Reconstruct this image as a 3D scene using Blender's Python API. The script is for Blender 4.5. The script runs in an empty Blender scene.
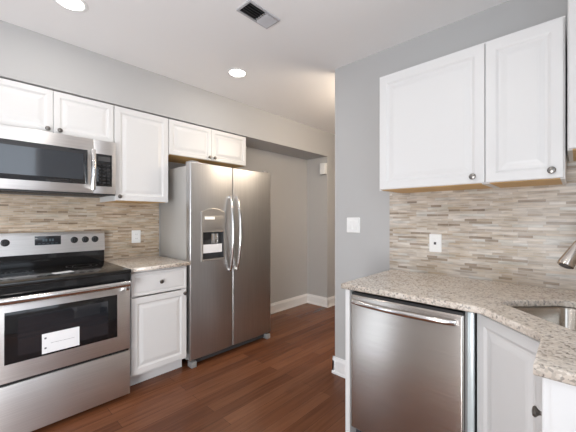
import bpy, bmesh, math, random
from mathutils import Vector, Matrix

S = bpy.context.scene
COL = S.collection
random.seed(7)
PI = math.pi

# ---------------------------------------------------------------- camera, world, light, exposure
EYE = 1.28
cam_d = bpy.data.cameras.new('camera')
cam_d.sensor_width = 36.0
cam_d.lens = 308.0 / 576.0 * 36.0
cam_d.shift_y = 2.0 / 576.0
cam_d.clip_start = 0.02
cam = bpy.data.objects.new('camera', cam_d)
COL.objects.link(cam)
cam.location = (0, 0, EYE)
cam.rotation_euler = (PI / 2, 0, math.radians(43.2 - 90.0))
S.camera = cam

W = bpy.data.worlds.new('world')
S.world = W
W.use_nodes = True
bg = W.node_tree.nodes['Background']
bg.inputs['Color'].default_value = (0.80, 0.89, 1.0, 1)
bg.inputs['Strength'].default_value = 2.7

S.view_settings.view_transform = 'Standard'
S.view_settings.look = 'None'
S.view_settings.gamma = 1.0
S.view_settings.exposure = 0.0
S.view_settings.use_curve_mapping = False
S.cycles.use_denoising = True
S.cycles.max_bounces = 10
S.cycles.diffuse_bounces = 6
S.cycles.sample_clamp_indirect = 6.0

CAN_POWER = 2.2
CAN_COLOR = (1.0, 0.95, 0.89)
HALL_POWER = 50.0

VC_ = -0.57
# daylight arriving through the rear window and the side window (sky outside)
def window_daylight(name, loc, rot, sx, sy):
    l = bpy.data.lights.new(name, 'AREA')
    l.shape = 'RECTANGLE'; l.size = sx; l.size_y = sy
    l.cycles.is_portal = True
    o = bpy.data.objects.new(name, l); COL.objects.link(o)
    o.location = loc; o.rotation_euler = rot
    return o
window_daylight('rear_door_daylight', (-1.86, 0.11, 1.06), (0, -PI / 2, 0), 2.08, 1.22)
window_daylight('rear_window_daylight', (-1.86, 2.45, 1.06), (0, -PI / 2, 0), 2.08, .7)
window_daylight('side_window_daylight', (-.10, VC_ - .06, 1.67), (-PI / 2, 0, 0), 1.8, 1.38)
# added fill light behind the camera, aimed up to brighten the ceiling
fl_ = bpy.data.lights.new('ceiling_bounce_fill', 'AREA'); fl_.shape = 'DISK'; fl_.size = 0.35
fl_.energy = 6.0; fl_.color = (1.0, 0.97, 0.94)
fo_ = bpy.data.objects.new('ceiling_bounce_fill', fl_); COL.objects.link(fo_)
fo_.location = (-0.25, 0.05, 1.55)
fo_.rotation_euler = Vector((0.5, 0.45, 1.0)).to_track_quat('-Z', 'Y').to_euler()

# added fill light, low behind the camera, to lift the base cabinets
sb_ = bpy.data.lights.new('low_fill', 'AREA'); sb_.shape = 'RECTANGLE'; sb_.size = 1.1; sb_.size_y = 1.0
sb_.energy = 64.0; sb_.color = (0.97, 0.985, 1.0)
so_ = bpy.data.objects.new('low_fill', sb_); COL.objects.link(so_)
so_.location = (-1.55, 0.10, 0.68)
so_.rotation_euler = Vector((1.0, 1.75, 0.0)).to_track_quat('-Z', 'Y').to_euler()

# ---------------------------------------------------------------- key dimensions (metres)
CEIL = 2.51
VA = 2.99          # left wall (stove and fridge)
UB = 2.125         # right wall (dishwasher)
VC = -0.57         # side wall behind the sink corner
UREAR = -1.8
UFAR = 5.2
SOF_V, SOF_Z = 2.612, 2.165
UWING = 3.607

# ---------------------------------------------------------------- materials
def nt(name):
    m = bpy.data.materials.new(name); m.use_nodes = True
    return m, m.node_tree.nodes, m.node_tree.links, m.node_tree.nodes['Principled BSDF']

def simple(name, col, rough=0.5, metal=0.0, emit=0.0, noise=0.0, nscale=30.0, coat=0.0):
    m, N, L, b = nt(name)
    b.inputs['Base Color'].default_value = (*col, 1)
    b.inputs['Roughness'].default_value = rough
    b.inputs['Metallic'].default_value = metal
    if coat: b.inputs['Coat Weight'].default_value = coat
    if emit:
        b.inputs['Emission Color'].default_value = (*col, 1)
        b.inputs['Emission Strength'].default_value = emit
    if noise:
        t = N.new('ShaderNodeTexCoord'); n = N.new('ShaderNodeTexNoise'); n.inputs['Scale'].default_value = nscale
        n.inputs['Detail'].default_value = 4
        L.new(t.outputs['Object'], n.inputs['Vector'])
        bp = N.new('ShaderNodeBump'); bp.inputs['Strength'].default_value = noise; bp.inputs['Distance'].default_value = 0.002
        L.new(n.outputs['Fac'], bp.inputs['Height']); L.new(bp.outputs['Normal'], b.inputs['Normal'])
    return m

def ramp(N, stops, interp='LINEAR'):
    r = N.new('ShaderNodeValToRGB'); cr = r.color_ramp; cr.interpolation = interp
    while len(cr.elements) < len(stops): cr.elements.new(0.5)
    for e, (p, c) in zip(cr.elements, stops):
        e.position = p; e.color = (*c, 1)
    return r

def steel(name, col, rough, axis='x', rvar=0.06):
    """brushed stainless: fine grain stretched along one axis"""
    m, N, L, b = nt(name)
    b.inputs['Metallic'].default_value = 1.0
    if axis == 'x':
        tg = N.new('ShaderNodeTangent'); tg.direction_type = 'RADIAL'; tg.axis = 'Z'
        L.new(tg.outputs['Tangent'], b.inputs['Tangent'])
        b.inputs['Anisotropic'].default_value = 0.7; b.inputs['Anisotropic Rotation'].default_value = 0.25
    t = N.new('ShaderNodeTexCoord'); mp = N.new('ShaderNodeMapping')
    mp.inputs['Scale'].default_value = {'x': (3, 3, 420), 'z': (420, 420, 3)}[axis]
    n = N.new('ShaderNodeTexNoise'); n.inputs['Scale'].default_value = 1.0; n.inputs['Detail'].default_value = 3
    L.new(t.outputs['Object'], mp.inputs['Vector']); L.new(mp.outputs['Vector'], n.inputs['Vector'])
    c = ramp(N, [(0.3, tuple(x * 0.9 for x in col)), (0.7, tuple(min(1, x * 1.06) for x in col))])
    L.new(n.outputs['Fac'], c.inputs['Fac']); L.new(c.outputs['Color'], b.inputs['Base Color'])
    mr = N.new('ShaderNodeMapRange'); mr.inputs['To Min'].default_value = rough - rvar; mr.inputs['To Max'].default_value = rough + rvar
    L.new(n.outputs['Fac'], mr.inputs['Value']); L.new(mr.outputs['Result'], b.inputs['Roughness'])
    bp = N.new('ShaderNodeBump'); bp.inputs['Strength'].default_value = 0.10; bp.inputs['Distance'].default_value = 0.001
    L.new(n.outputs['Fac'], bp.inputs['Height']); L.new(bp.outputs['Normal'], b.inputs['Normal'])
    return m

def granite():
    m, N, L, b = nt('granite')
    t = N.new('ShaderNodeTexCoord')
    n1 = N.new('ShaderNodeTexNoise'); n1.inputs['Scale'].default_value = 16; n1.inputs['Detail'].default_value = 6; n1.inputs['Roughness'].default_value = 0.65
    n2 = N.new('ShaderNodeTexVoronoi'); n2.inputs['Scale'].default_value = 130
    n3 = N.new('ShaderNodeTexNoise'); n3.inputs['Scale'].default_value = 75; n3.inputs['Detail'].default_value = 3
    for n in (n1, n2, n3): L.new(t.outputs['Object'], n.inputs['Vector'])
    base = ramp(N, [(0.30, (0.52, 0.45, 0.38)), (0.46, (0.70, 0.62, 0.53)), (0.60, (0.80, 0.74, 0.66)), (0.75, (0.62, 0.57, 0.52))])
    L.new(n1.outputs['Fac'], base.inputs['Fac'])
    bw = N.new('ShaderNodeRGBToBW'); L.new(n2.outputs['Color'], bw.inputs['Color'])
    cell = ramp(N, [(0.14, (0.10, 0.085, 0.08)), (0.22, (0.45, 0.39, 0.34)), (0.36, (0.72, 0.64, 0.56)), (0.66, (0.86, 0.80, 0.73)), (0.88, (0.56, 0.49, 0.43))], 'CONSTANT')
    L.new(bw.outputs['Val'], cell.inputs['Fac'])
    mx = N.new('ShaderNodeMixRGB'); mx.inputs['Fac'].default_value = 0.5
    L.new(base.outputs['Color'], mx.inputs['Color1']); L.new(cell.outputs['Color'], mx.inputs['Color2'])
    spk = ramp(N, [(0.30, (0.16, 0.14, 0.13)), (0.38, (1, 1, 1))])
    L.new(n3.outputs['Fac'], spk.inputs['Fac'])
    mu = N.new('ShaderNodeMixRGB'); mu.blend_type = 'MULTIPLY'; mu.inputs['Fac'].default_value = 0.8
    L.new(mx.outputs['Color'], mu.inputs['Color1']); L.new(spk.outputs['Color'], mu.inputs['Color2'])
    L.new(mu.outputs['Color'], b.inputs['Base Color'])
    b.inputs['Roughness'].default_value = 0.18
    return m

def mosaic(name, axis, tint=(1, 1, 1)):
    """thin horizontal stone and glass strips"""
    m, N, L, b = nt(name)
    t = N.new('ShaderNodeTexCoord'); sp = N.new('ShaderNodeSeparateXYZ'); cb = N.new('ShaderNodeCombineXYZ')
    L.new(t.outputs['Object'], sp.inputs['Vector'])
    L.new(sp.outputs[axis], cb.inputs['X']); L.new(sp.outputs['Z'], cb.inputs['Y'])
    br = N.new('ShaderNodeTexBrick')
    br.inputs['Scale'].default_value = 1.0
    br.inputs['Brick Width'].default_value = 0.12; br.inputs['Row Height'].default_value = 0.0150
    br.inputs['Mortar Size'].default_value = 0.0007; br.inputs['Mortar Smooth'].default_value = 0.1
    br.offset = 0.37; br.offset_frequency = 3; br.squash = 0.55; br.squash_frequency = 2
    br.inputs['Color1'].default_value = (0, 0, 0, 1); br.inputs['Color2'].default_value = (1, 1, 1, 1)
    br.inputs['Mortar'].default_value = (0.5, 0.5, 0.5, 1)
    L.new(cb.outputs['Vector'], br.inputs['Vector'])
    c = ramp(N, [(0.0, (0.34, 0.285, 0.23)), (0.08, (0.47, 0.415, 0.355)), (0.22, (0.55, 0.50, 0.44)), (0.42, (0.61, 0.57, 0.52)),
                 (0.56, (0.54, 0.50, 0.46)), (0.66, (0.64, 0.61, 0.57)), (0.80, (0.56, 0.50, 0.43)), (0.90, (0.58, 0.58, 0.56))], 'CONSTANT')
    L.new(br.outputs['Color'], c.inputs['Fac'])
    mp = N.new('ShaderNodeMapping'); mp.inputs['Scale'].default_value = (9, 75, 1)
    L.new(cb.outputs['Vector'], mp.inputs['Vector'])
    n = N.new('ShaderNodeTexNoise'); n.inputs['Scale'].default_value = 1; n.inputs['Detail'].default_value = 3
    L.new(mp.outputs['Vector'], n.inputs['Vector'])
    vr = ramp(N, [(0.3, (0.66, 0.63, 0.60)), (0.5, (0.95, 0.94, 0.93)), (0.7, (1.12, 1.11, 1.10))]); L.new(n.outputs['Fac'], vr.inputs['Fac'])
    mu = N.new('ShaderNodeMixRGB'); mu.blend_type = 'MULTIPLY'; mu.inputs['Fac'].default_value = 1
    L.new(c.outputs['Color'], mu.inputs['Color1']); L.new(vr.outputs['Color'], mu.inputs['Color2'])
    lo = N.new('ShaderNodeTexNoise'); lo.inputs['Scale'].default_value = 1.0; lo.inputs['Detail'].default_value = 3
    ml = N.new('ShaderNodeMapping'); ml.inputs['Scale'].default_value = (5, 16, 1)
    L.new(cb.outputs['Vector'], ml.inputs['Vector']); L.new(ml.outputs['Vector'], lo.inputs['Vector'])
    lr = ramp(N, [(0.36, (0.80, 0.72, 0.60)), (0.52, (1.0, 0.97, 0.93)), (0.66, (1.06, 1.06, 1.06))]); L.new(lo.outputs['Fac'], lr.inputs['Fac'])
    m2 = N.new('ShaderNodeMixRGB'); m2.blend_type = 'MULTIPLY'; m2.inputs['Fac'].default_value = 0.8
    L.new(mu.outputs['Color'], m2.inputs['Color1']); L.new(lr.outputs['Color'], m2.inputs['Color2']); mu = m2
    tn = N.new('ShaderNodeMixRGB'); tn.blend_type = 'MULTIPLY'; tn.inputs['Fac'].default_value = 1
    tn.inputs['Color2'].default_value = (*tint, 1)
    L.new(mu.outputs['Color'], tn.inputs['Color1'])
    mo = N.new('ShaderNodeMixRGB'); mo.inputs['Color2'].default_value = (0.52, 0.48, 0.44, 1)
    L.new(br.outputs['Fac'], mo.inputs['Fac']); L.new(tn.outputs['Color'], mo.inputs['Color1'])
    L.new(mo.outputs['Color'], b.inputs['Base Color'])
    b.inputs['Roughness'].default_value = 0.32
    bp = N.new('ShaderNodeBump'); bp.inputs['Strength'].default_value = 0.5; bp.inputs['Distance'].default_value = 0.002
    bp.invert = True
    L.new(br.outputs['Fac'], bp.inputs['Height']); L.new(bp.outputs['Normal'], b.inputs['Normal'])
    return m

def floor_wood():
    m, N, L, b = nt('floor_wood')
    t = N.new('ShaderNodeTexCoord')
    br = N.new('ShaderNodeTexBrick')
    br.inputs['Scale'].default_value = 1.0
    br.inputs['Brick Width'].default_value = 1.15; br.inputs['Row Height'].default_value = 0.092
    br.inputs['Mortar Size'].default_value = 0.0012; br.inputs['Mortar Smooth'].default_value = 0.2
    br.offset = 0.41; br.offset_frequency = 2
    br.inputs['Color1'].default_value = (0, 0, 0, 1); br.inputs['Color2'].default_value = (1, 1, 1, 1)
    L.new(t.outputs['Object'], br.inputs['Vector'])
    c = ramp(N, [(0.0, (0.118, 0.041, 0.018)), (0.35, (0.142, 0.051, 0.022)), (0.7, (0.168, 0.063, 0.028)), (1.0, (0.198, 0.078, 0.037))])
    L.new(br.outputs['Color'], c.inputs['Fac'])
    mp = N.new('ShaderNodeMapping'); mp.inputs['Scale'].default_value = (2.2, 34, 1)
    L.new(t.outputs['Object'], mp.inputs['Vector'])
    n = N.new('ShaderNodeTexNoise'); n.inputs['Scale'].default_value = 1.2; n.inputs['Detail'].default_value = 7; n.inputs['Distortion'].default_value = 0.6
    L.new(mp.outputs['Vector'], n.inputs['Vector'])
    g = ramp(N, [(0.28, (0.75, 0.72, 0.70)), (0.5, (0.98, 0.97, 0.96)), (0.75, (1.22, 1.2, 1.18))]); L.new(n.outputs['Fac'], g.inputs['Fac'])
    mu = N.new('ShaderNodeMixRGB'); mu.blend_type = 'MULTIPLY'; mu.inputs['Fac'].default_value = 1
    L.new(c.outputs['Color'], mu.inputs['Color1']); L.new(g.outputs['Color'], mu.inputs['Color2'])
    mo = N.new('ShaderNodeMixRGB'); mo.inputs['Color2'].default_value = (0.05, 0.022, 0.013, 1)
    L.new(br.outputs['Fac'], mo.inputs['Fac']); L.new(mu.outputs['Color'], mo.inputs['Color1'])
    L.new(mo.outputs['Color'], b.inputs['Base Color'])
    b.inputs['Roughness'].default_value = 0.27
    b.inputs['Specular IOR Level'].default_value = 0.22
    bp = N.new('ShaderNodeBump'); bp.inputs['Strength'].default_value = 0.18; bp.inputs['Distance'].default_value = 0.002
    L.new(n.outputs['Fac'], bp.inputs['Height']); L.new(bp.outputs['Normal'], b.inputs['Normal'])
    return m

def plywood():
    m, N, L, b = nt('bare_wood')
    t = N.new('ShaderNodeTexCoord'); mp = N.new('ShaderNodeMapping'); mp.inputs['Scale'].default_value = (4, 60, 4)
    n = N.new('ShaderNodeTexNoise'); n.inputs['Scale'].default_value = 1.5; n.inputs['Detail'].default_value = 4
    L.new(t.outputs['Object'], mp.inputs['Vector']); L.new(mp.outputs['Vector'], n.inputs['Vector'])
    c = ramp(N, [(0.3, (0.55, 0.33, 0.12)), (0.7, (0.75, 0.49, 0.20))])
    L.new(n.outputs['Fac'], c.inputs['Fac']); L.new(c.outputs['Color'], b.inputs['Base Color'])
    b.inputs['Roughness'].default_value = 0.5
    return m

M = dict(
    wall=simple('wall_paint', (0.468, 0.465, 0.462), 0.75, noise=0.12, nscale=160),
    ceil=simple('ceiling_paint', (0.88, 0.872, 0.865), 0.85, noise=0.1, nscale=160),
    trim=simple('trim_paint', (0.82, 0.82, 0.82), 0.35, noise=0.04),
    cab=simple('cabinet_paint', (0.71, 0.705, 0.70), 0.32, noise=0.04),
    groove=simple('shadow_gap', (0.25, 0.24, 0.23), 0.7),
    floor=floor_wood(), granite=granite(), wood=plywood(),
    mosA=mosaic('mosaic_left', 'X', (0.96, 0.86, 0.74)), mosB=mosaic('mosaic_right', 'Y', (1.0, 0.985, 0.97)),
    steel=steel('stainless_steel', (0.80, 0.785, 0.775), 0.44, 'x'),
    steelv=steel('stainless_fridge', (0.57, 0.565, 0.565), 0.37, 'z'),
    dwsteel=steel('stainless_dishwasher', (0.54, 0.495, 0.455), 0.25, 'x', 0.04),
    polish=simple('polished_steel', (0.74, 0.73, 0.72), 0.16, 1.0),
    basin=steel('sink_steel', (0.55, 0.51, 0.46), 0.2, 'x'),
    nickel=simple('brushed_nickel', (0.48, 0.45, 0.42), 0.25, 1.0),
    knob=simple('satin_nickel_knob', (0.22, 0.205, 0.19), 0.28, 1.0),
    faucet=simple('faucet_nickel', (0.64, 0.59, 0.54), 0.2, 1.0),
    black=simple('black_plastic', (0.018, 0.018, 0.019), 0.35),
    blackglass=simple('black_glass', (0.010, 0.010, 0.011), 0.06),
    mwglass=simple('microwave_glass', (0.016, 0.018, 0.022), 0.05, coat=1.0),
    ceranglass=simple('ceramic_glass', (0.012, 0.012, 0.012), 0.12),
    ring=simple('burner_marking', (0.10, 0.10, 0.10), 0.3),
    grey=simple('grey_enamel', (0.42, 0.41, 0.39), 0.45, noise=0.05, nscale=300),
    dgrey=simple('dark_grey_plastic', (0.06, 0.06, 0.062), 0.45),
    mgrey=simple('mid_grey_plastic', (0.27, 0.265, 0.26), 0.4),
    plate=simple('white_plastic', (0.84, 0.84, 0.83), 0.35),
    paper=simple('paper', (0.83, 0.83, 0.84), 0.7),
    ink=simple('ink', (0.12, 0.12, 0.13), 0.7),
    ventm=simple('vent_metal', (0.52, 0.52, 0.54), 0.5, 0.1),
    film=simple('bluish_film', (0.72, 0.80, 0.81), 0.25, 0.25),
    screen=simple('display_glass', (0.02, 0.022, 0.026), 0.1),
    digit=simple('display_segment', (0.06, 0.09, 0.11), 0.4),
    bulb=simple('lamp_lens', (1.0, 0.96, 0.9), 0.5, emit=9.0),
    dlight=simple('dispenser_lamp', (0.9, 0.87, 0.82), 0.4, emit=0.35),
    bezel=simple('dispenser_bezel', (0.36, 0.335, 0.305), 0.42, 0.55),
)

# ---------------------------------------------------------------- helpers
def box(bm, x0, x1, y0, y1, z0, z1, bev=0.0, seg=2):
    r = bmesh.ops.create_cube(bm, size=1.0)
    vs = r['verts']
    for v in vs:
        v.co = Vector(((x0 + x1) / 2 + v.co.x * (x1 - x0), (y0 + y1) / 2 + v.co.y * (y1 - y0), (z0 + z1) / 2 + v.co.z * (z1 - z0)))
    if bev:
        es = list({e for v in vs for e in v.link_edges})
        bmesh.ops.bevel(bm, geom=es, offset=bev, segments=seg, profile=0.5, affect='EDGES')
    return bm

def obj(name, bm, m, parent=None, smooth=False, label=None, loc=None):
    me = bpy.data.meshes.new(name)
    bmesh.ops.recalc_face_normals(bm, faces=bm.faces[:])
    bm.to_mesh(me); bm.free()
    me.materials.append(m)
    o = bpy.data.objects.new(name, me); COL.objects.link(o)
    if smooth:
        me.shade_smooth()
        try: me.set_sharp_from_angle(angle=math.radians(35))
        except Exception: pass
    if parent is not None: o.parent = parent
    if label: o['label'] = label
    if loc is not None: o.location = loc
    return o

def B(name, m, parent, *a, bev=0.0, seg=2, label=None):
    return obj(name, box(bmesh.new(), *a, bev=bev, seg=seg), m, parent, smooth=bool(bev), label=label)

def thing(name, label, cat, loc=(0, 0, 0), rz=0.0, group=None):
    o = bpy.data.objects.new(name, None); COL.objects.link(o)
    o.empty_display_size = 0.1
    o.location = loc; o.rotation_euler = (0, 0, rz)
    o['label'] = label; o['category'] = cat
    if group: o['group'] = group
    return o

def tag(o, label, cat, group=None):
    o['label'] = label; o['category'] = cat
    if group: o['group'] = group
    return o

def struct(name, bm, m, parent=None, smooth=False):
    o = obj(name, bm, m, parent, smooth)
    if parent is None: o['kind'] = 'structure'
    return o

def rounded(x0, x1, y0, y1, r, n=6):
    pts = []
    for cx, cy, a0 in ((x1 - r, y1 - r, 0), (x0 + r, y1 - r, 90), (x0 + r, y0 + r, 180), (x1 - r, y0 + r, 270)):
        for i in range(n + 1):
            a = math.radians(a0 + 90.0 * i / n)
            pts.append((cx + r * math.cos(a), cy + r * math.sin(a)))
    return pts

def loft(bm, loops, cap0=True, cap1=True, closed=True):
    rows = [[bm.verts.new(p) for p in lp] for lp in loops]
    n = len(rows[0])
    for a, b in zip(rows, rows[1:]):
        for i in range(n if closed else n - 1):
            j = (i + 1) % n
            bm.faces.new((a[i], a[j], b[j], b[i]))
    if cap0: bm.faces.new(rows[0][::-1])
    if cap1: bm.faces.new(rows[-1])
    return bm

def tube(bm, pts, rad, n=12, flat=1.0):
    """sweep a (possibly flattened) circle along a polyline"""
    pts = [Vector(p) for p in pts]
    k = len(pts)
    rads = rad if isinstance(rad, (list, tuple)) else [rad] * k
    loops = []
    up = None
    for i, p in enumerate(pts):
        t = (pts[min(i + 1, k - 1)] - pts[max(i - 1, 0)]).normalized()
        if up is None:
            up = Vector((0, 0, 1)) if abs(t.z) < 0.9 else Vector((1, 0, 0))
        s = t.cross(up).normalized(); up = s.cross(t).normalized()
        loops.append([p + (s * math.cos(2 * PI * j / n) * flat + up * math.sin(2 * PI * j / n)) * rads[i] for j in range(n)])
    return loft(bm, loops)

def lathe(bm, prof, axis='-y', c=(0, 0, 0), n=20):
    """prof: (radius, distance along axis)"""
    c = Vector(c); loops = []
    for r, h in prof:
        lp = []
        for j in range(n):
            a = 2 * PI * j / n
            x, y = r * math.cos(a), r * math.sin(a)
            if axis == '-y': lp.append(c + Vector((x, -h, y)))
            elif axis == 'z': lp.append(c + Vector((x, y, h)))
            elif axis == '-z': lp.append(c + Vector((x, -y, -h)))
        loops.append(lp)
    return loft(bm, loops)

def baked(o):
    dg = bpy.context.evaluated_depsgraph_get()
    me = bpy.data.meshes.new_from_object(o.evaluated_get(dg))
    return me

def cut(o, bm):
    """take the box in bm out of o's mesh"""
    c = obj('cutter', bm, M['black'])
    c.parent = o.parent
    md = o.modifiers.new('cut', 'BOOLEAN'); md.operation = 'DIFFERENCE'; md.solver = 'EXACT'; md.object = c
    bpy.context.view_layer.update()
    me = baked(o)
    o.modifiers.remove(md)
    old = o.data; nm = old.name
    bpy.data.objects.remove(c)
    o.data = me; me.name = nm

def slab(name, outline, holes, z0, z1, m, bev=0.006):
    """stone slab with rounded edges from a plan outline, holes cut through"""
    cu = bpy.data.curves.new(name, 'CURVE'); cu.dimensions = '2D'; cu.fill_mode = 'BOTH'
    for pts in [outline] + holes:
        s = cu.splines.new('POLY'); s.points.add(len(pts) - 1); s.use_cyclic_u = True
        for p, q in zip(s.points, pts): p.co = (q[0], q[1], 0, 1)
    cu.extrude = (z1 - z0) / 2 - bev; cu.bevel_depth = bev; cu.bevel_resolution = 3; cu.offset = -bev
    t = bpy.data.objects.new(name, cu); COL.objects.link(t)
    bpy.context.view_layer.update()
    me = baked(t)
    bpy.data.objects.remove(t)
    for v in me.vertices: v.co.z += (z0 + z1) / 2
    me.materials.clear(); me.materials.append(m)
    o = bpy.data.objects.new(name, me); COL.objects.link(o)
    return o

# ---------------------------------------------------------------- the room
struct('floor', box(bmesh.new(), UREAR - .1, UFAR + .1, VC - .12, VA + .12, -.06, 0), M['floor'])
struct('ceiling', box(bmesh.new(), UREAR - .1, UFAR + .1, VC - .12, VA + .12, CEIL, CEIL + .06), M['ceil'])
struct('wall_left', box(bmesh.new(), UREAR - .1, UFAR + .1, VA, VA + .12, 0, CEIL), M['wall'])
struct('wall_right', box(bmesh.new(), UB, UB + .12, VC, 1.462, 0, CEIL), M['wall'])
bm = bmesh.new()
SX0, SX1, SZ0, SZ1 = -1.0, .80, .98, 2.36
box(bm, UREAR - .1, SX0, VC - .12, VC, 0, CEIL); box(bm, SX1, UFAR + .1, VC - .12, VC, 0, CEIL)
box(bm, SX0, SX1, VC - .12, VC, 0, SZ0); box(bm, SX0, SX1, VC - .12, VC, SZ1, CEIL)
struct('wall_side', bm, M['wall'])
bm = bmesh.new()
for x0, x1 in ((SX0, SX0 + .05), (SX1 - .05, SX1), (-.125, -.075)): box(bm, x0, x1, VC - .09, VC + .012, SZ0, SZ1)
for z0, z1 in ((SZ0, SZ0 + .05), (SZ1 - .05, SZ1)): box(bm, SX0, SX1, VC - .09, VC + .012, z0, z1)
struct('window_2', bm, M['trim'])
struct('wall_far', box(bmesh.new(), UFAR, UFAR + .1, VC, VA, 0, CEIL), M['wall'])
struct('wall_soffit', box(bmesh.new(), UREAR, UFAR, SOF_V, VA, SOF_Z, CEIL), M['wall'])
struct('wall_end', box(bmesh.new(), UWING, UWING + .6, SOF_V, VA, 0, SOF_Z), M['wall'])
# rear wall with its window opening
bm = bmesh.new()
DZ0, DZ1 = .02, 2.10
OPEN = ((-.5, .72), (2.1, 2.8))
box(bm, UREAR - .1, UREAR, VC, -.5, 0, CEIL); box(bm, UREAR - .1, UREAR, .72, 2.1, 0, CEIL); box(bm, UREAR - .1, UREAR, 2.8, VA, 0, CEIL)
for y0, y1 in OPEN:
    box(bm, UREAR - .1, UREAR, y0, y1, DZ1, CEIL); box(bm, UREAR - .1, UREAR, y0, y1, 0, DZ0)
struct('wall_rear', bm, M['wall'])
for k, (a0, a1) in enumerate(OPEN):
    bm = bmesh.new()
    ys = [(a0, a0 + .06), (a1 - .06, a1)] + ([(.08, .14)] if k == 0 else [])
    for y0, y1 in ys: box(bm, UREAR - .08, UREAR + .012, y0, y1, DZ0, DZ1)
    for z0, z1 in ((DZ0, DZ0 + .06), (DZ1 - .06, DZ1)): box(bm, UREAR - .08, UREAR + .012, a0, a1, z0, z1)
    struct(('door_1', 'window_1')[k], bm, M['trim'])

def baseboard(name, a, b, nrm, h=.135, t=.016):
    """profiled skirting from plan point a to b, thick towards nrm"""
    a, b, nrm = Vector((*a, 0)), Vector((*b, 0)), Vector((*nrm, 0))
    prof = [(0, 0), (t + .006, 0), (t + .006, .016), (t, .024), (t, h - .03), (t * .55, h - .012), (t * .4, h), (0, h)]
    loops = [[p + nrm * x + Vector((0, 0, z)) for x, z in prof] for p in (a, b)]
    struct(name, loft(bmesh.new(), loops), M['trim'])
baseboard('baseboard_left', (2.30, VA), (UWING, VA), (0, -1))
baseboard('baseboard_end', (UWING, VA - .02), (UWING, SOF_V - .016), (-1, 0))
baseboard('baseboard_wing', (UWING - .02, SOF_V), (UWING + .6, SOF_V), (0, -1))
baseboard('baseboard_right', (UB, .955), (UB, 1.478), (-1, 0))
baseboard('baseboard_return', (UB - .016, 1.462), (UB + .12, 1.462), (0, 1))

# mosaic backsplashes
o = struct('wall_backsplash_left', box(bmesh.new(), -.5, 1.332, VA - .008, VA, .90, 1.45), M['mosA'])
o = struct('wall_backsplash_right', box(bmesh.new(), UB - .008, UB, VC, .985, .90, 1.60), M['mosB'])
o = struct('wall_backsplash_side', box(bmesh.new(), .98, UB - .008, VC, VC + .008, .90, 1.60), simple('mosaic_side', (.5, .46, .41), .3) if 0 else mosaic('mosaic_side', 'X'))

# ---------------------------------------------------------------- cabinets
def panel_door(bm, x0, x1, z0, z1, frame=.055, t=.019, flat=False):
    """raised-panel door front, face at y = 0 towards -y"""
    if flat:
        prof = [(0, t), (0, .004), (.0015, .001), (.004, 0), (.016, 0), (.019, .0025), (.026, .0025), (.034, 0)]
    else:
        prof = [(0, t), (0, .004), (.0015, .001), (.004, 0), (frame - .012, 0), (frame - .007, .0025), (frame, .007),
                (frame + .010, .007), (frame + .026, .003), (frame + .036, .0015)]
    loops = [[(x0 + i, d, z0 + i), (x1 - i, d, z0 + i), (x1 - i, d, z1 - i), (x0 + i, d, z1 - i)] for i, d in prof]
    return loft(bm, loops)

def knob(parent, x, z, y=0.0):
    bm = lathe(bmesh.new(), [(.0075, -.001), (.0065, .004), (.0055, .010), (.009, .015), (.0145, .019), (.0155, .023), (.0125, .027), (.005, .029)], '-y', (x, y, z), 18)
    return obj('knob', bm, M['knob'], parent, smooth=True)

def cabinet(name, label, loc, rz, w, d, h, doors, group, bottom_wood=False, toe=0.0, drawers=(), cat='cabinet', crown=False):
    """local frame: x to the right seen from the front, door faces at y = 0, z up from the cabinet's base"""
    t = thing(name, label, cat, loc, rz, group)
    bm = bmesh.new()
    y0 = .0192
    tk = .016
    zb = toe
    box(bm, 0, tk, y0, d, zb, h); box(bm, w - tk, w, y0, d, zb, h)
    box(bm, tk, w - tk, y0, d, h - tk, h) if not toe else box(bm, tk, w - tk, y0, y0 + .1, h - tk, h)
    box(bm, tk, w - tk, d - .006, d, zb, h - tk)
    # face frame
    box(bm, tk, w - tk, y0, y0 + .018, zb + .02, zb + .05)
    box(bm, tk, w - tk, y0, y0 + .018, h - .055, h - tk)
    for x in (tk, w - tk - .03): box(bm, x, x + .03, y0, y0 + .018, zb + .05, h - .055)
    if not bottom_wood: box(bm, tk, w - tk, y0, d - .006, zb, zb + .018)
    obj('body', bm, M['cab'], t)
    if bottom_wood:
        B('bottom_panel', M['wood'], t, tk, w - tk, y0, d - .006, 0.001, .014, label='bare wood underside')
    for (x0, x1, z0, z1, kx, kz) in doors:
        fr = .055 if z1 - z0 > .4 else .047
        dr = obj('door', panel_door(bmesh.new(), x0, x1, z0, z1, fr), M['cab'], t)
        if kx is not None: knob(dr, kx, kz)
    for (x0, x1, z0, z1, kx, kz) in drawers:
        dr = obj('drawer', panel_door(bmesh.new(), x0, x1, z0, z1, flat=True), M['cab'], t)
        if kx is not None: knob(dr, kx, kz)
    if toe:
        B('toe_kick', M['cab'], t, 0.0, w, y0 + .075, y0 + .09, 0.0, toe + .02)
    return t

UP = 'white wall cabinets'
# left run, over the stove wall
FV = 2.622
DEPA = VA - FV - .001
cabinet('wall_cabinet', 'short two-door white wall cabinet above the microwave', (.060, FV, 1.857), 0, .758, DEPA, .300,
        [(.0015, .378, .002, .299, .345, .028), (.380, .7565, .002, .299, .413, .028)], UP)
cabinet('wall_cabinet', 'tall single-door white wall cabinet between microwave and refrigerator', (.821, FV, 1.415), 0, .435, DEPA, .742,
        [(.0015, .4335, .003, .741, .034, .034)], UP, bottom_wood=True)
cabinet('wall_cabinet', 'short two-door white wall cabinet above the refrigerator', (1.259, FV, 1.842), 0, .868, DEPA, .315,
        [(.0015, .433, .003, .314, .405, .03), (.435, .8665, .003, .314, .463, .03)], UP, bottom_wood=True)
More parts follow.
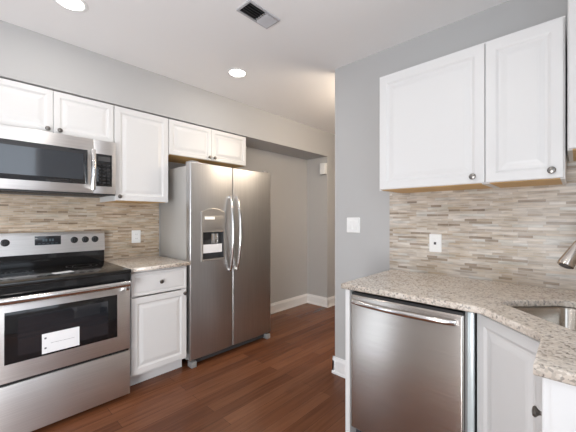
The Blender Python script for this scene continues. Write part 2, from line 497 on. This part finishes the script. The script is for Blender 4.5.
# right run
FU = 1.795
cabinet('wall_cabinet', 'wide single-door white wall cabinet above the dishwasher counter', (FU, .910, 1.452), -PI / 2, .573, UB - FU - .001, .715,
        [(.010, .5722, .004, .700, .523, .038)], UP, bottom_wood=True)
cabinet('wall_cabinet', 'narrow single-door white wall cabinet above the sink corner', (FU, .336, 1.452), -PI / 2, .298, UB - FU - .001, .715,
        [(.0008, .294, .004, .700, .254, .038)], UP, bottom_wood=True)
cabinet('wall_cabinet', 'white wall cabinet hung higher than its neighbours at photo right edge', (1.752, .030, 1.567), -PI / 2, .59, UB - 1.752 - .001, .78,
        [(.003, .587, .004, .775, .05, .05)], UP, bottom_wood=True)

# base cabinets
cabinet('base_cabinet', 'white base cabinet with one drawer between stove and refrigerator', (.855, 2.388, 0), 0, .452, VA - 2.388 - .001, .884,
        [(.006, .446, .112, .684, .423, .655)], 'white base cabinets', toe=.10, drawers=[(.006, .446, .694, .870, .226, .782)])

# diagonal sink cabinet (plan polygon), its door on the slanted face
t = thing('sink_cabinet', 'white sink base cabinet set diagonally beside the dishwasher', 'cabinet', (1.532, .320, 0), -PI * .75, 'white base cabinets')
R = Matrix.Rotation(PI * .75, 4, 'Z')
def loc2(u, v): return R @ Vector((u - 1.532, v - .320, 0))
def upright(bm, poly, z0, z1): loft(bm, [[Vector((p[0], p[1], z)) for p in poly] for z in (z0, z1)])
FW = .358
bm = bmesh.new()
a = [loc2(*p) for p in ((1.552, .318), (2.10, .318), (2.10, .302), (1.575, .302))]
upright(bm, [(p.x, p.y) for p in a], .10, .884)
a = [loc2(*p) for p in ((1.290, .04), (1.290, -.555), (1.298, -.555), (1.298, .045))]
upright(bm, [(p.x, p.y) for p in a], .10, .884)
box(bm, .006, .04, .021, .039, .10, .884); box(bm, FW - .04, FW - .006, .021, .039, .10, .884)
box(bm, .04, FW - .04, .021, .039, .80, .884); box(bm, .04, FW - .04, .021, .039, .10, .14)
obj('body', bm, M['cab'], t)
dr = obj('door', panel_door(bmesh.new(), .004, FW - .002, .112, .872), M['cab'], t)
B('toe_kick', M['cab'], t, .02, FW - .02, .10, .115, 0, .10)

# side run beyond the sink: end panel towards the camera
cabinet('base_cabinet', 'narrow white base cabinet at photo bottom right, plain side panel showing', (1.288, .066, 0), PI, .286, .066 - VC - .001, .884,
        [(.004, .282, .112, .684, .16, .59)], 'white base cabinets', toe=.10, drawers=[(.004, .282, .694, .881, .165, .728)])

# ---------------------------------------------------------------- counters
ct = slab('countertop', [(.842, 2.352), (1.318, 2.352), (1.318, VA - .009), (.842, VA - .009)], [], .885, .915, M['granite'])
tag(ct, 'small beige speckled granite countertop between stove and refrigerator', 'countertop', 'granite countertops')
SL = Vector((1.622, .262)); e = Vector((-.7071, -.7071)); n_ = Vector((.7071, -.7071))
SW, SD = .425, .335
hole = [tuple(SL + e * x + n_ * y) for x, y in rounded(0, SW, 0, SD, .05, 6)]
ct = slab('countertop', [(UB - .009, .965), (1.461, .965), (1.461, .288), (1.254, .081), (.984, .081), (.984, VC + .009), (UB - .009, VC + .009)],
          [hole], .885, .915, M['granite'])
tag(ct, 'long speckled granite countertop over the dishwasher, holding the corner sink', 'countertop', 'granite countertops')

# sink
sk = thing('sink', 'stainless steel undermount sink in the granite corner counter', 'sink', (SL.x, SL.y, .68), 0)
bm = bmesh.new()
def sl(inset, z, r):
    return [Vector((*(e * x + n_ * y), z)) for x, y in rounded(inset, SW - inset, inset, SD - inset, r, 6)]
loft(bm, [sl(-.015, .2035, .06), sl(.001, .2035, .052), sl(.006, .195, .05), sl(.012, .05, .05), sl(.03, .018, .045), sl(.06, .010, .04), sl(.15, .006, .03)], cap0=False)
o = obj('basin', bm, M['basin'], sk, smooth=True)
bm = bmesh.new(); cc = e * SW / 2 + n_ * SD / 2
lathe(bm, [(.045, .0065), (.043, .010), (.034, .010), (.030, .0075), (.008, .0075)], 'z', (cc.x, cc.y, 0), 24)
obj('drain', bm, M['polish'], sk, smooth=True)

# faucet: tall body behind the sink, angled pull-out head towards the left
fb = Vector((1.768, -.212))
fa = thing('faucet', 'brushed nickel pull-out faucet with angled spray head over the sink', 'faucet', (fb.x, fb.y, .915), 0)
bm = bmesh.new()
lathe(bm, [(.034, 0), (.034, .006), (.028, .012), (.024, .03), (.022, .10), (.020, .16)], 'z', (0, 0, 0), 24)
obj('base', bm, M['faucet'], fa, smooth=True)
tip = Vector((1.604, .035, 1.094 - .915)) - Vector((fb.x, fb.y, 0))
ax = Vector((.28, -.28, .60)).normalized()
def bez(p0, p1, p2, p3, n=16):
    return [p0 * (1 - s) ** 3 + p1 * 3 * s * (1 - s) ** 2 + p2 * 3 * s * s * (1 - s) + p3 * s ** 3 for s in (i / n for i in range(n + 1))]
hd_top = tip + ax * .105
pts = bez(Vector((0, 0, .155)), Vector((0, 0, .30)), hd_top + ax * .13, hd_top)
obj('spout', tube(bmesh.new(), pts, .0135, 16), M['faucet'], fa, smooth=True)
bm = bmesh.new()
tube(bm, [tip, tip + ax * .002, tip + ax * .012, tip + ax * .05, tip + ax * .09, tip + ax * .108], [.023, .0265, .027, .0225, .0175, .015], 20)
hd = obj('spray_head', bm, M['faucet'], fa, smooth=True)
bm = bmesh.new(); tube(bm, [tip - ax * .002, tip + ax * .001], [.019, .020], 20)
obj('nozzle', bm, M['dgrey'], hd, smooth=True)
bm = bmesh.new(); tube(bm, [Vector((.018, .0, .09)), Vector((.05, .02, .10)), Vector((.10, .05, .125))], [.009, .008, .006], 12)
obj('lever', bm, M['faucet'], fa, smooth=True)

# ---------------------------------------------------------------- electric range
RX0, RX1, RY = .076, .836, 2.33
W_ = RX1 - RX0
rg = thing('electric_range', 'stainless steel electric range with black glass top and oven window', 'stove', (RX0, RY, 0), 0)
bm = bmesh.new()
box(bm, 0, W_, .045, .60, .03, .885); box(bm, .03, W_ - .03, .06, .58, 0, .03)
obj('body', bm, M['dgrey'], rg)
bm = bmesh.new()
box(bm, -.003, W_ + .003, -.012, .60, .888, .916, .006)
ck = obj('cooktop', bm, M['ceranglass'], rg, smooth=True, label='black ceramic glass cooktop')
for cx, cy, r in ((.20, .17, .11), (.56, .17, .085), (.20, .42, .075), (.56, .42, .10)):
    bm = bmesh.new()
    for rr in (r, r * .62):
        loft(bm, [[Vector((cx + q * math.cos(2 * PI * i / 40), cy + q * math.sin(2 * PI * i / 40), .9163)) for i in range(40)] for q in (rr - .003, rr)], False, False)
    obj('burner_ring', bm, M['ring'], ck)
# oven door
dz0, dz1 = .352, .798
od = B('oven_door', M['steel'], rg, .004, W_ - .004, 0, .042, dz0, dz1, bev=.004)
wn = B('window', M['blackglass'], od, .092, .672, -.003, .004, .455, .748, bev=.002, label='black glass oven window')
bm = bmesh.new()
box(bm, .150, .614, -.0042, -.003, .49, .715)
obj('window_screen', bm, M['mwglass'], od)
bm = bmesh.new()
pts = []
for i in range(21):
    s = i / 20.0
    pts.append(Vector((.022 + s * (W_ - .044), -.048 - .010 * math.sin(PI * s), .822)))
tube(bm, pts, .021, 14, .8)
for x in (.035, W_ - .035): box(bm, x - .012, x + .012, -.046, .002, .775, .828, .003)
obj('handle', bm, M['polish'], od, smooth=True)
st = B('sticker', M['paper'], od, .258, .448, -.0052, -.0046, .467, .586, label='white paper sticker with tiny dark marks')
bm = bmesh.new()
for x0, x1, z0, z1 in ((.270, .280, .553, .563), (.270, .280, .494, .504), (.30, .42, .523, .5245)):
    box(bm, x0, x1, -.0056, -.0052, z0, z1)
obj('sticker_marks', bm, M['ink'], od)
B('front_rail', M['blackglass'], rg, .002, W_ - .002, .002, .05, .800, .888, label='black rail above the oven door')
B('storage_drawer', M['steel'], rg, .004, W_ - .004, 0, .042, .028, .336, bev=.004)
B('drawer_gap', M['black'], rg, .010, W_ - .010, .010, .045, .335, .353)
# backguard
BY = 2.885 - RY
bm = bmesh.new()
loft(bm, [[Vector((x, BY + .018, 1.012)), Vector((x, BY + .030, 1.150)), Vector((x, BY + .040, 1.170)), Vector((x, BY + .098, 1.170)), Vector((x, BY + .098, .90)), Vector((x, BY + .045, .90)), Vector((x, BY + .045, 1.012))] for x in (0, W_)])
bk = obj('backguard', bm, M['steel'], rg)
B('backguard_glass', M['blackglass'], rg, .004, W_ - .004, BY + .022, BY + .046, .916, 1.012, label='black glass strip under the control panel')
def face_y(z): return BY + .018 + (z - 1.012) / .138 * .012
for x in (.070, .139, .545, .620, .689):
    z = 1.106
    bm = bmesh.new()
    lathe(bm, [(.025, -.002), (.025, .003), (.019, .005), (.018, .017), (.015, .020), (.004, .020)], '-y', (x, face_y(z), z), 22)
    box(bm, x - .004, x + .004, face_y(z) - .025, face_y(z) - .018, z - .015, z + .015)
    obj('control_knob', bm, M['black'], bk, smooth=True)
dp = B('display', M['screen'], bk, .300, .458, face_y(1.1) - .004, face_y(1.1) + .004, 1.078, 1.144, bev=.001)
bm = bmesh.new()
for x, z, w in ((.345, 1.098, .012), (.362, 1.098, .012), (.384, 1.098, .012), (.401, 1.098, .012)):
    box(bm, x, x + w, face_y(1.1) - .0048, face_y(1.1) - .004, z + .007, z + .025)
for i in range(5):
    box(bm, .318 + i * .026, .334 + i * .026, face_y(1.1) - .0048, face_y(1.1) - .004, 1.087, 1.091)
obj('display_marks', bm, M['digit'], bk)

# leaflet left lying on the cooktop
bm = bmesh.new()
box(bm, -.055, .055, -.028, .028, 0, .0015); box(bm, -.052, .056, -.026, .029, .0016, .003)
o = obj('leaflet', bm, M['paper'], None, loc=(.470, 2.50, .9165)); o.rotation_euler = (0, 0, .25)
tag(o, 'small white folded leaflet lying on the black cooktop', 'paper')

# ---------------------------------------------------------------- over-the-range microwave
MX0, MX1, MY = .070, .812, 2.565
MW = MX1 - MX0
mw = thing('microwave', 'stainless steel over-the-range microwave above the stove', 'microwave', (MX0, MY, 1.448), 0)
mz = lambda z: z - 1.448
bm = bmesh.new(); box(bm, .004, MW - .004, .03, VA - MY - .01, .006, mz(1.852))
obj('body', bm, M['dgrey'], mw)
DX = .662 - MX0
bm = bmesh.new(); box(bm, 0, DX, 0, .03, .012, mz(1.853), .004)
md = obj('door', bm, M['steel'], mw, smooth=True)
wn = B('window', M['mwglass'], md, .0 + .02, .628 - MX0, -.0025, .006, mz(1.522), mz(1.768), bev=.002, label='dark glass window')
bm = bmesh.new()
box(bm, .06, .53, -.0032, -.0025, mz(1.555), mz(1.735))
obj('window_screen', bm, simple('microwave_screen', (.035, .04, .048), .08, coat=1.0), md)
bm = bmesh.new(); box(bm, DX + .002, MW, 0, .03, .012, mz(1.853), .004)
cp = obj('control_column', bm, M['steel'], mw, smooth=True)
kp = B('keypad', M['blackglass'], cp, .682 - MX0, .786 - MX0, -.002, .006, mz(1.515), mz(1.752), bev=.001, label='dark keypad panel')
bm = bmesh.new()
for r_ in range(6):
    for c_ in range(3):
        x = .694 - MX0 + c_ * .029; z = mz(1.535) + r_ * .026
        box(bm, x, x + .02, -.0026, -.0019, z, z + .013)
obj('keypad_buttons', bm, M['black'], cp)
box_ = bmesh.new(); box(box_, .694 - MX0, .774 - MX0, -.0026, -.0019, mz(1.70), mz(1.735))
obj('keypad_display', box_, M['dgrey'], cp)
bm = bmesh.new()
pts = [Vector((.655 - MX0, -.030 - .016 * math.sin(PI * i / 16), mz(1.485) + (1.770 - 1.485) * i / 16)) for i in range(17)]
tube(bm, pts, .0165, 14)
for z in (1.497, 1.757): box(bm, .645 - MX0, .665 - MX0, -.032, .002, mz(z) - .010, mz(z) + .010, .003)
obj('handle', bm, M['polish'], md, smooth=True)
bm = bmesh.new()
for k in range(6): box(bm, .05, MW - .05, .06 + k * .018, .066 + k * .018, .001, .006)
box(bm, .0, MW, .008, .04, .002, .012)
obj('bottom_vent', bm, M['black'], mw)

# ---------------------------------------------------------------- refrigerator
FX0, FX1, FY = 1.334, 2.276, 2.385
FWD = FX1 - FX0
fr = thing('refrigerator', 'side-by-side stainless steel refrigerator with water dispenser', 'refrigerator', (FX0, FY, 0), 0)
bm = bmesh.new(); box(bm, .006, FWD - .006, .075, VA - FY - .012, .05, 1.735, .006)
obj('case', bm, M['grey'], fr, smooth=True, label='grey painted case')
B('base_grille', M['dgrey'], fr, .03, FWD - .03, .05, .08, .012, .06)
SX = 1.776 - FX0
def fdoor(name, x0, x1):
    # slightly crowned front with rounded vertical edges
    n = 14; fx = []
    for i in range(n + 1):
        s = i / n
        fx.append((x0 + .012 + s * (x1 - x0 - .024), .004 - .008 * math.sin(PI * s)))
    lft = [(x0, .068), (x0, .012), (x0 + .002, .008), (x0 + .006, .0052), (x0 + .009, .0043)] if x0 == 0 else [(x0, .068), (x0, .0065), (x0 + .002, .0045), (x0 + .009, .0042)]
    rgt = [(x1 - .009, .0043), (x1 - .006, .0052), (x1 - .002, .008), (x1, .012), (x1, .068)] if x0 > 0 else [(x1 - .009, .0042), (x1 - .002, .0045), (x1, .0065), (x1, .068)]
    sec = lft + fx + rgt
    loops = []
    for z, k in ((.068, .004), (.072, 0), (1.752, 0), (1.760, .006)):
        loops.append([Vector((x, min(.068, y + k), z)) for x, y in sec])
    return obj(name, loft(bmesh.new(), loops), M['steelv'], fr, smooth=True)
fz = fdoor('freezer_door', 0, SX - .003)
fd = fdoor('fridge_door', SX + .003, FWD)
# dispenser recess in the freezer door
ax0, ax1 = 1.434 - FX0, 1.680 - FX0
bm = bmesh.new(); box(bm, ax0 + .012, ax1 - .012, -.05, .052, .915, 1.158)
cut(fz, bm)
fz.data.shade_smooth(); fz.data.set_sharp_from_angle(angle=math.radians(30))
bm = bmesh.new()
# bezel with arched head
outer = [(ax0, .900), (ax1, .900), (ax1, 1.335)] + [(ax1 - (ax1 - ax0) * i / 12, 1.335 + .035 * math.sin(PI * i / 12)) for i in range(1, 12)] + [(ax0, 1.335)]
cx, cz = (ax0 + ax1) / 2, 1.16
loft(bm, [[Vector((x, .004, z)) for x, z in outer], [Vector((x, -.009, z)) for x, z in outer], [Vector((cx + (x - cx) * .96, -.011, cz + (z - cz) * .97)) for x, z in outer]])
bz = obj('dispenser_bezel', bm, M['bezel'], fz)
bm = bmesh.new(); box(bm, ax0 + .014, ax1 - .014, -.05, .03, .918, 1.155)
cut(bz, bm)
bm = bmesh.new(); 
box(bm, ax0 + .012, ax1 - .012, .047, .051, .915, 1.158)
box(bm, ax0 + .012, ax0 + .016, -.004, .047, .915, 1.158); box(bm, ax1 - .016, ax1 - .012, -.004, .047, .915, 1.158)
box(bm, ax0 + .016, ax1 - .016, -.004, .047, 1.154, 1.158); box(bm, ax0 + .016, ax1 - .016, -.004, .047, .915, .921)
obj('dispenser_niche', bm, M['dgrey'], fz)
bm = bmesh.new(); box(bm, ax0 + .03, ax0 + .10, .012, .044, 1.085, 1.153, .004); 
obj('dispenser_nozzle', bm, M['black'], fz, smooth=True)
B('dispenser_paddle', M['polish'], fz, ax0 + .125, ax0 + .205, .030, .044, 1.02, 1.14, bev=.003)
B('dispenser_sheet', M['paper'], fz, ax0 + .020, ax1 - .030, -.003, -.001, .970, 1.046, label='white paper sheet')
B('dispenser_panel', M['bezel'], fz, ax0 + .02, ax1 - .02, -.0135, -.010, 1.175, 1.300, bev=.001)
B('dispenser_light', M['dlight'], fz, ax0 + .03, ax0 + .13, -.0150, -.0135, 1.268, 1.292)
def fhandle(par, x, dx):
    bm = bmesh.new(); pts = []; rr = []
    for i in range(25):
        s = i / 24.0
        pts.append(Vector((x + dx * math.sin(PI * s), -.012 - .050 * math.sin(PI * s) ** .7, .785 + s * .70)))
        rr.append(.0075 + .009 * math.sin(PI * s) ** .8)
    tube(bm, pts, rr, 14)
    for z in (.795, 1.475): box(bm, x - .007, x + .007, -.018, .006, z - .012, z + .012, .003)
    obj('handle', bm, M['polish'], par, smooth=True)
fhandle(fz, SX - .040, -.004); fhandle(fd, SX + .040, .004)
for x0 in (.02, FWD - .09):
    B('hinge_cover', M['mgrey'], fr, x0, x0 + .07, .02, .12, 1.735, 1.775, bev=.004)
for x0 in (.012, FWD - .06):
    B('foot', M['mgrey'], fr, x0, x0 + .048, -.002, .07, 0, .05, bev=.004)

# ---------------------------------------------------------------- dishwasher
DV0, DV1, DU = .918, .360, 1.487
DW = DV0 - DV1
dw = thing('dishwasher', 'stainless steel dishwasher with bar handle under the granite counter', 'dishwasher', (DU, DV0, 0), -PI / 2)
bm = bmesh.new(); box(bm, .004, DW + .012, .05, .60, .02, .865)
obj('tub', bm, M['dgrey'], dw)
bm = bmesh.new()
n = 16
sec = [(0, .045), (0, .007), (.0012, .0035), (.004, .0018), (.0065, .0015)] + [(.009 + (DW - .018) * i / n, .0014 - .002 * math.sin(PI * i / n)) for i in range(n + 1)] + [(DW - .0065, .0015), (DW - .004, .0018), (DW - .0012, .0035), (DW, .007), (DW, .045)]
loft(bm, [[Vector((x, min(.045, y + k), z)) for x, y in sec] for z, k in ((.120, .005), (.126, 0), (.845, 0), (.855, .006))])
dd = obj('door', bm, M['dwsteel'], dw, smooth=True)
B('control_strip', M['black'], dw, .002, DW - .002, .008, .045, .856, .868, label='black control strip along the door top')
bm = bmesh.new()
pts = [Vector((.022 + (DW - .05) * i / 20, -.020 - .030 * math.sin(PI * i / 20) ** .6, .825)) for i in range(21)]
tube(bm, pts, .0135, 14, .75)
for x in (.026, DW - .032): box(bm, x - .010, x + .010, -.026, .002, .813, .837, .003)
obj('handle', bm, M['polish'], dd, smooth=True)
B('toe_panel', M['black'], dw, .004, DW - .004, .06, .08, 0, .115)
fl = B('side_flange', M['film'], dw, DW + .010, DW + .036, .026, .06, .14, .872, bev=.005, label='bluish shiny side strip')
B('side_gap', M['mgrey'], dw, DW + .002, DW + .010, .030, .06, .02, .872)

# white panel closing the counter's end
o = B('end_panel', M['cab'], None, 1.484, UB - .001, .923, .950, 0, .884)
tag(o, 'narrow white end panel left of the dishwasher', 'panel')

# ---------------------------------------------------------------- wall plates and small fittings
def wall_plate(name, label, loc, rz, w, h, cat):
    t = thing(name, label, cat, loc, rz)
    lp = lambda i, y: [Vector((x, y, z)) for x, z in rounded(-w / 2 + i, w / 2 - i, -h / 2 + i, h / 2 - i, .006, 3)]
    obj('cover_plate', loft(bmesh.new(), [lp(0, 0), lp(0, -.003), lp(.003, -.006)]), M['plate'], t)
    return t
t = wall_plate('light_switch', 'white double rocker switch plate on bare grey wall', (UB, 1.287, 1.224), -PI / 2, .118, .120, 'light switch')
for x in (-.025, .025): B('rocker', M['plate'], t, x - .017, x + .017, -.0095, -.005, -.034, .034, bev=.0015)
t = wall_plate('wall_outlet', 'white outlet with dark centre on mosaic above the dishwasher', (UB - .008, .672, 1.117), -PI / 2, .076, .118, 'outlet')
B('receptacle', M['plate'], t, -.017, .017, -.0085, -.005, -.034, .034, bev=.001)
bm = bmesh.new(); box(bm, -.007, .007, -.0115, -.008, -.009, .007, .001)
obj('button', bm, M['dgrey'], t, label='dark grey button')
t = wall_plate('wall_outlet', 'white outlet on mosaic between stove and refrigerator', (1.118, VA - .008, 1.108), 0, .079, .118, 'outlet')
for z in (-.02, .02):
    r = obj('receptacle', loft(bmesh.new(), [[Vector((x, y, zz + z)) for x, zz in rounded(-.016, .016, -.013, .013, .008, 3)] for y in (-.005, -.0085)]), M['plate'], t)
    bm = bmesh.new(); box(bm, -.007, -.005, -.0089, -.0084, z - .003, z + .006); box(bm, .005, .007, -.0089, -.0084, z - .003, z + .006)
    obj('slots', bm, M['dgrey'], r)
t = thing('chime_box', 'small white box fixed high on the narrow grey end wall', 'wall box', (UWING, 2.668, 1.985), -PI / 2)
B('cover', M['plate'], t, -.05, .05, -.045, 0, -.075, .085, bev=.006)
B('bottom_shade', M['mgrey'], t, -.04, .04, -.044, -.004, -.082, -.0745)  # grey strip standing in for the shade below the box

# ---------------------------------------------------------------- ceiling fittings
def can(u, v, label, lit=True):
    t = thing('recessed_light', label, 'ceiling light', (u, v, CEIL), 0, 'recessed ceiling lights')
    bm = bmesh.new()
    k = 36
    ring = lambda r, z: [Vector((r * math.cos(2 * PI * i / k), r * math.sin(2 * PI * i / k), z)) for i in range(k)]
    loft(bm, [ring(.066, 0), ring(.066, -.002), ring(.070, -.005), ring(.080, -.005), ring(.088, -.002), ring(.088, 0)], False, False)
    obj('trim_ring', bm, M['plate'], t, smooth=True)
    bm = bmesh.new(); loft(bm, [ring(.066, -.0005), ring(.066, -.0025)])
    obj('lens', bm, M['bulb'], t)
    l = bpy.data.lights.new('downlight', 'AREA'); l.shape = 'DISK'; l.size = .12
    l.energy = CAN_POWER; l.color = CAN_COLOR
    o = bpy.data.objects.new('downlight', l); COL.objects.link(o); o.parent = t; o.location = (0, 0, -.006)
    return t
can(1.609, 2.10, 'round recessed ceiling light in front of the refrigerator')
can(.43, 2.105, 'round recessed ceiling light cut by the photo top edge above the stove')
can(-.75, 2.10, 'added unseen recessed ceiling light behind the camera, stove side')  # from here on: unseen downlights, added for more light in the room
can(.43, .62, 'added unseen recessed ceiling light directly above the camera')
can(-.75, .62, 'added unseen recessed ceiling light behind the camera, window side')

# ceiling register with a damper
vt = thing('ceiling_vent', 'small rectangular metal ceiling vent with angled louvres', 'vent', (1.236, 1.403, CEIL), 0)
bm = bmesh.new()
vw, vh = .122, .062
box(bm, -vw, vw, -vh, -vh + .012, -.008, 0); box(bm, -vw, vw, vh - .012, vh, -.008, 0)
box(bm, -vw, -vw + .012, -vh + .012, vh - .012, -.008, 0); box(bm, vw - .012, vw, -vh + .012, vh - .012, -.008, 0)
box(bm, .012, .020, -vh + .012, vh - .012, -.008, 0)
obj('frame', bm, M['ventm'], vt)
B('duct_opening', M['black'], vt, -vw + .012, .012, -vh + .012, vh - .012, -.0015, -.0005)
B('back_plate', M['mgrey'], vt, .020, vw - .012, -vh + .012, vh - .012, -.002, -.0005)
for k in range(5):
    y = -vh + .022 + k * .0195
    bm = bmesh.new(); box(bm, -vw + .012, .012, -.008, .008, -.0008, .0008)
    bmesh.ops.rotate(bm, verts=bm.verts[:], cent=(0, 0, 0), matrix=Matrix.Rotation(math.radians(50), 3, 'X'))
    bmesh.ops.translate(bm, verts=bm.verts[:], vec=(0, y, -.010))
    obj('louver', bm, M['dgrey'], vt)
for k in range(4):
    x = .032 + k * .022
    bm = bmesh.new(); box(bm, -.009, .009, -vh + .012, vh - .012, -.0008, .0008)
    bmesh.ops.rotate(bm, verts=bm.verts[:], cent=(0, 0, 0), matrix=Matrix.Rotation(math.radians(35), 3, 'Y'))
    bmesh.ops.translate(bm, verts=bm.verts[:], vec=(x, 0, -.010))
    obj('louver', bm, M['ventm'], vt)

# warm hall lamp beyond the right wall
hl = thing('hall_lamp', 'warm dome ceiling lamp in the hall behind the grey wall', 'ceiling light', (2.75, 1.10, CEIL), 0)
B('lamp_base', M['plate'], hl, -.09, .09, -.09, .09, -.02, 0, bev=.008)
bm = bmesh.new(); lathe(bm, [(.14, .02), (.14, .03), (.125, .06), (.09, .085), (.04, .098), (.01, .10)], '-z', (0, 0, 0), 28)
obj('lamp_shade', bm, simple('warm_glass', (1, .86, .66), .4, emit=4.0), hl, smooth=True)
l = bpy.data.lights.new('hall_glow', 'POINT'); l.energy = HALL_POWER; l.color = (1, .84, .66); l.shadow_soft_size = .22
o = bpy.data.objects.new('hall_glow', l); COL.objects.link(o); o.parent = hl; o.location = (0, 0, -.26)
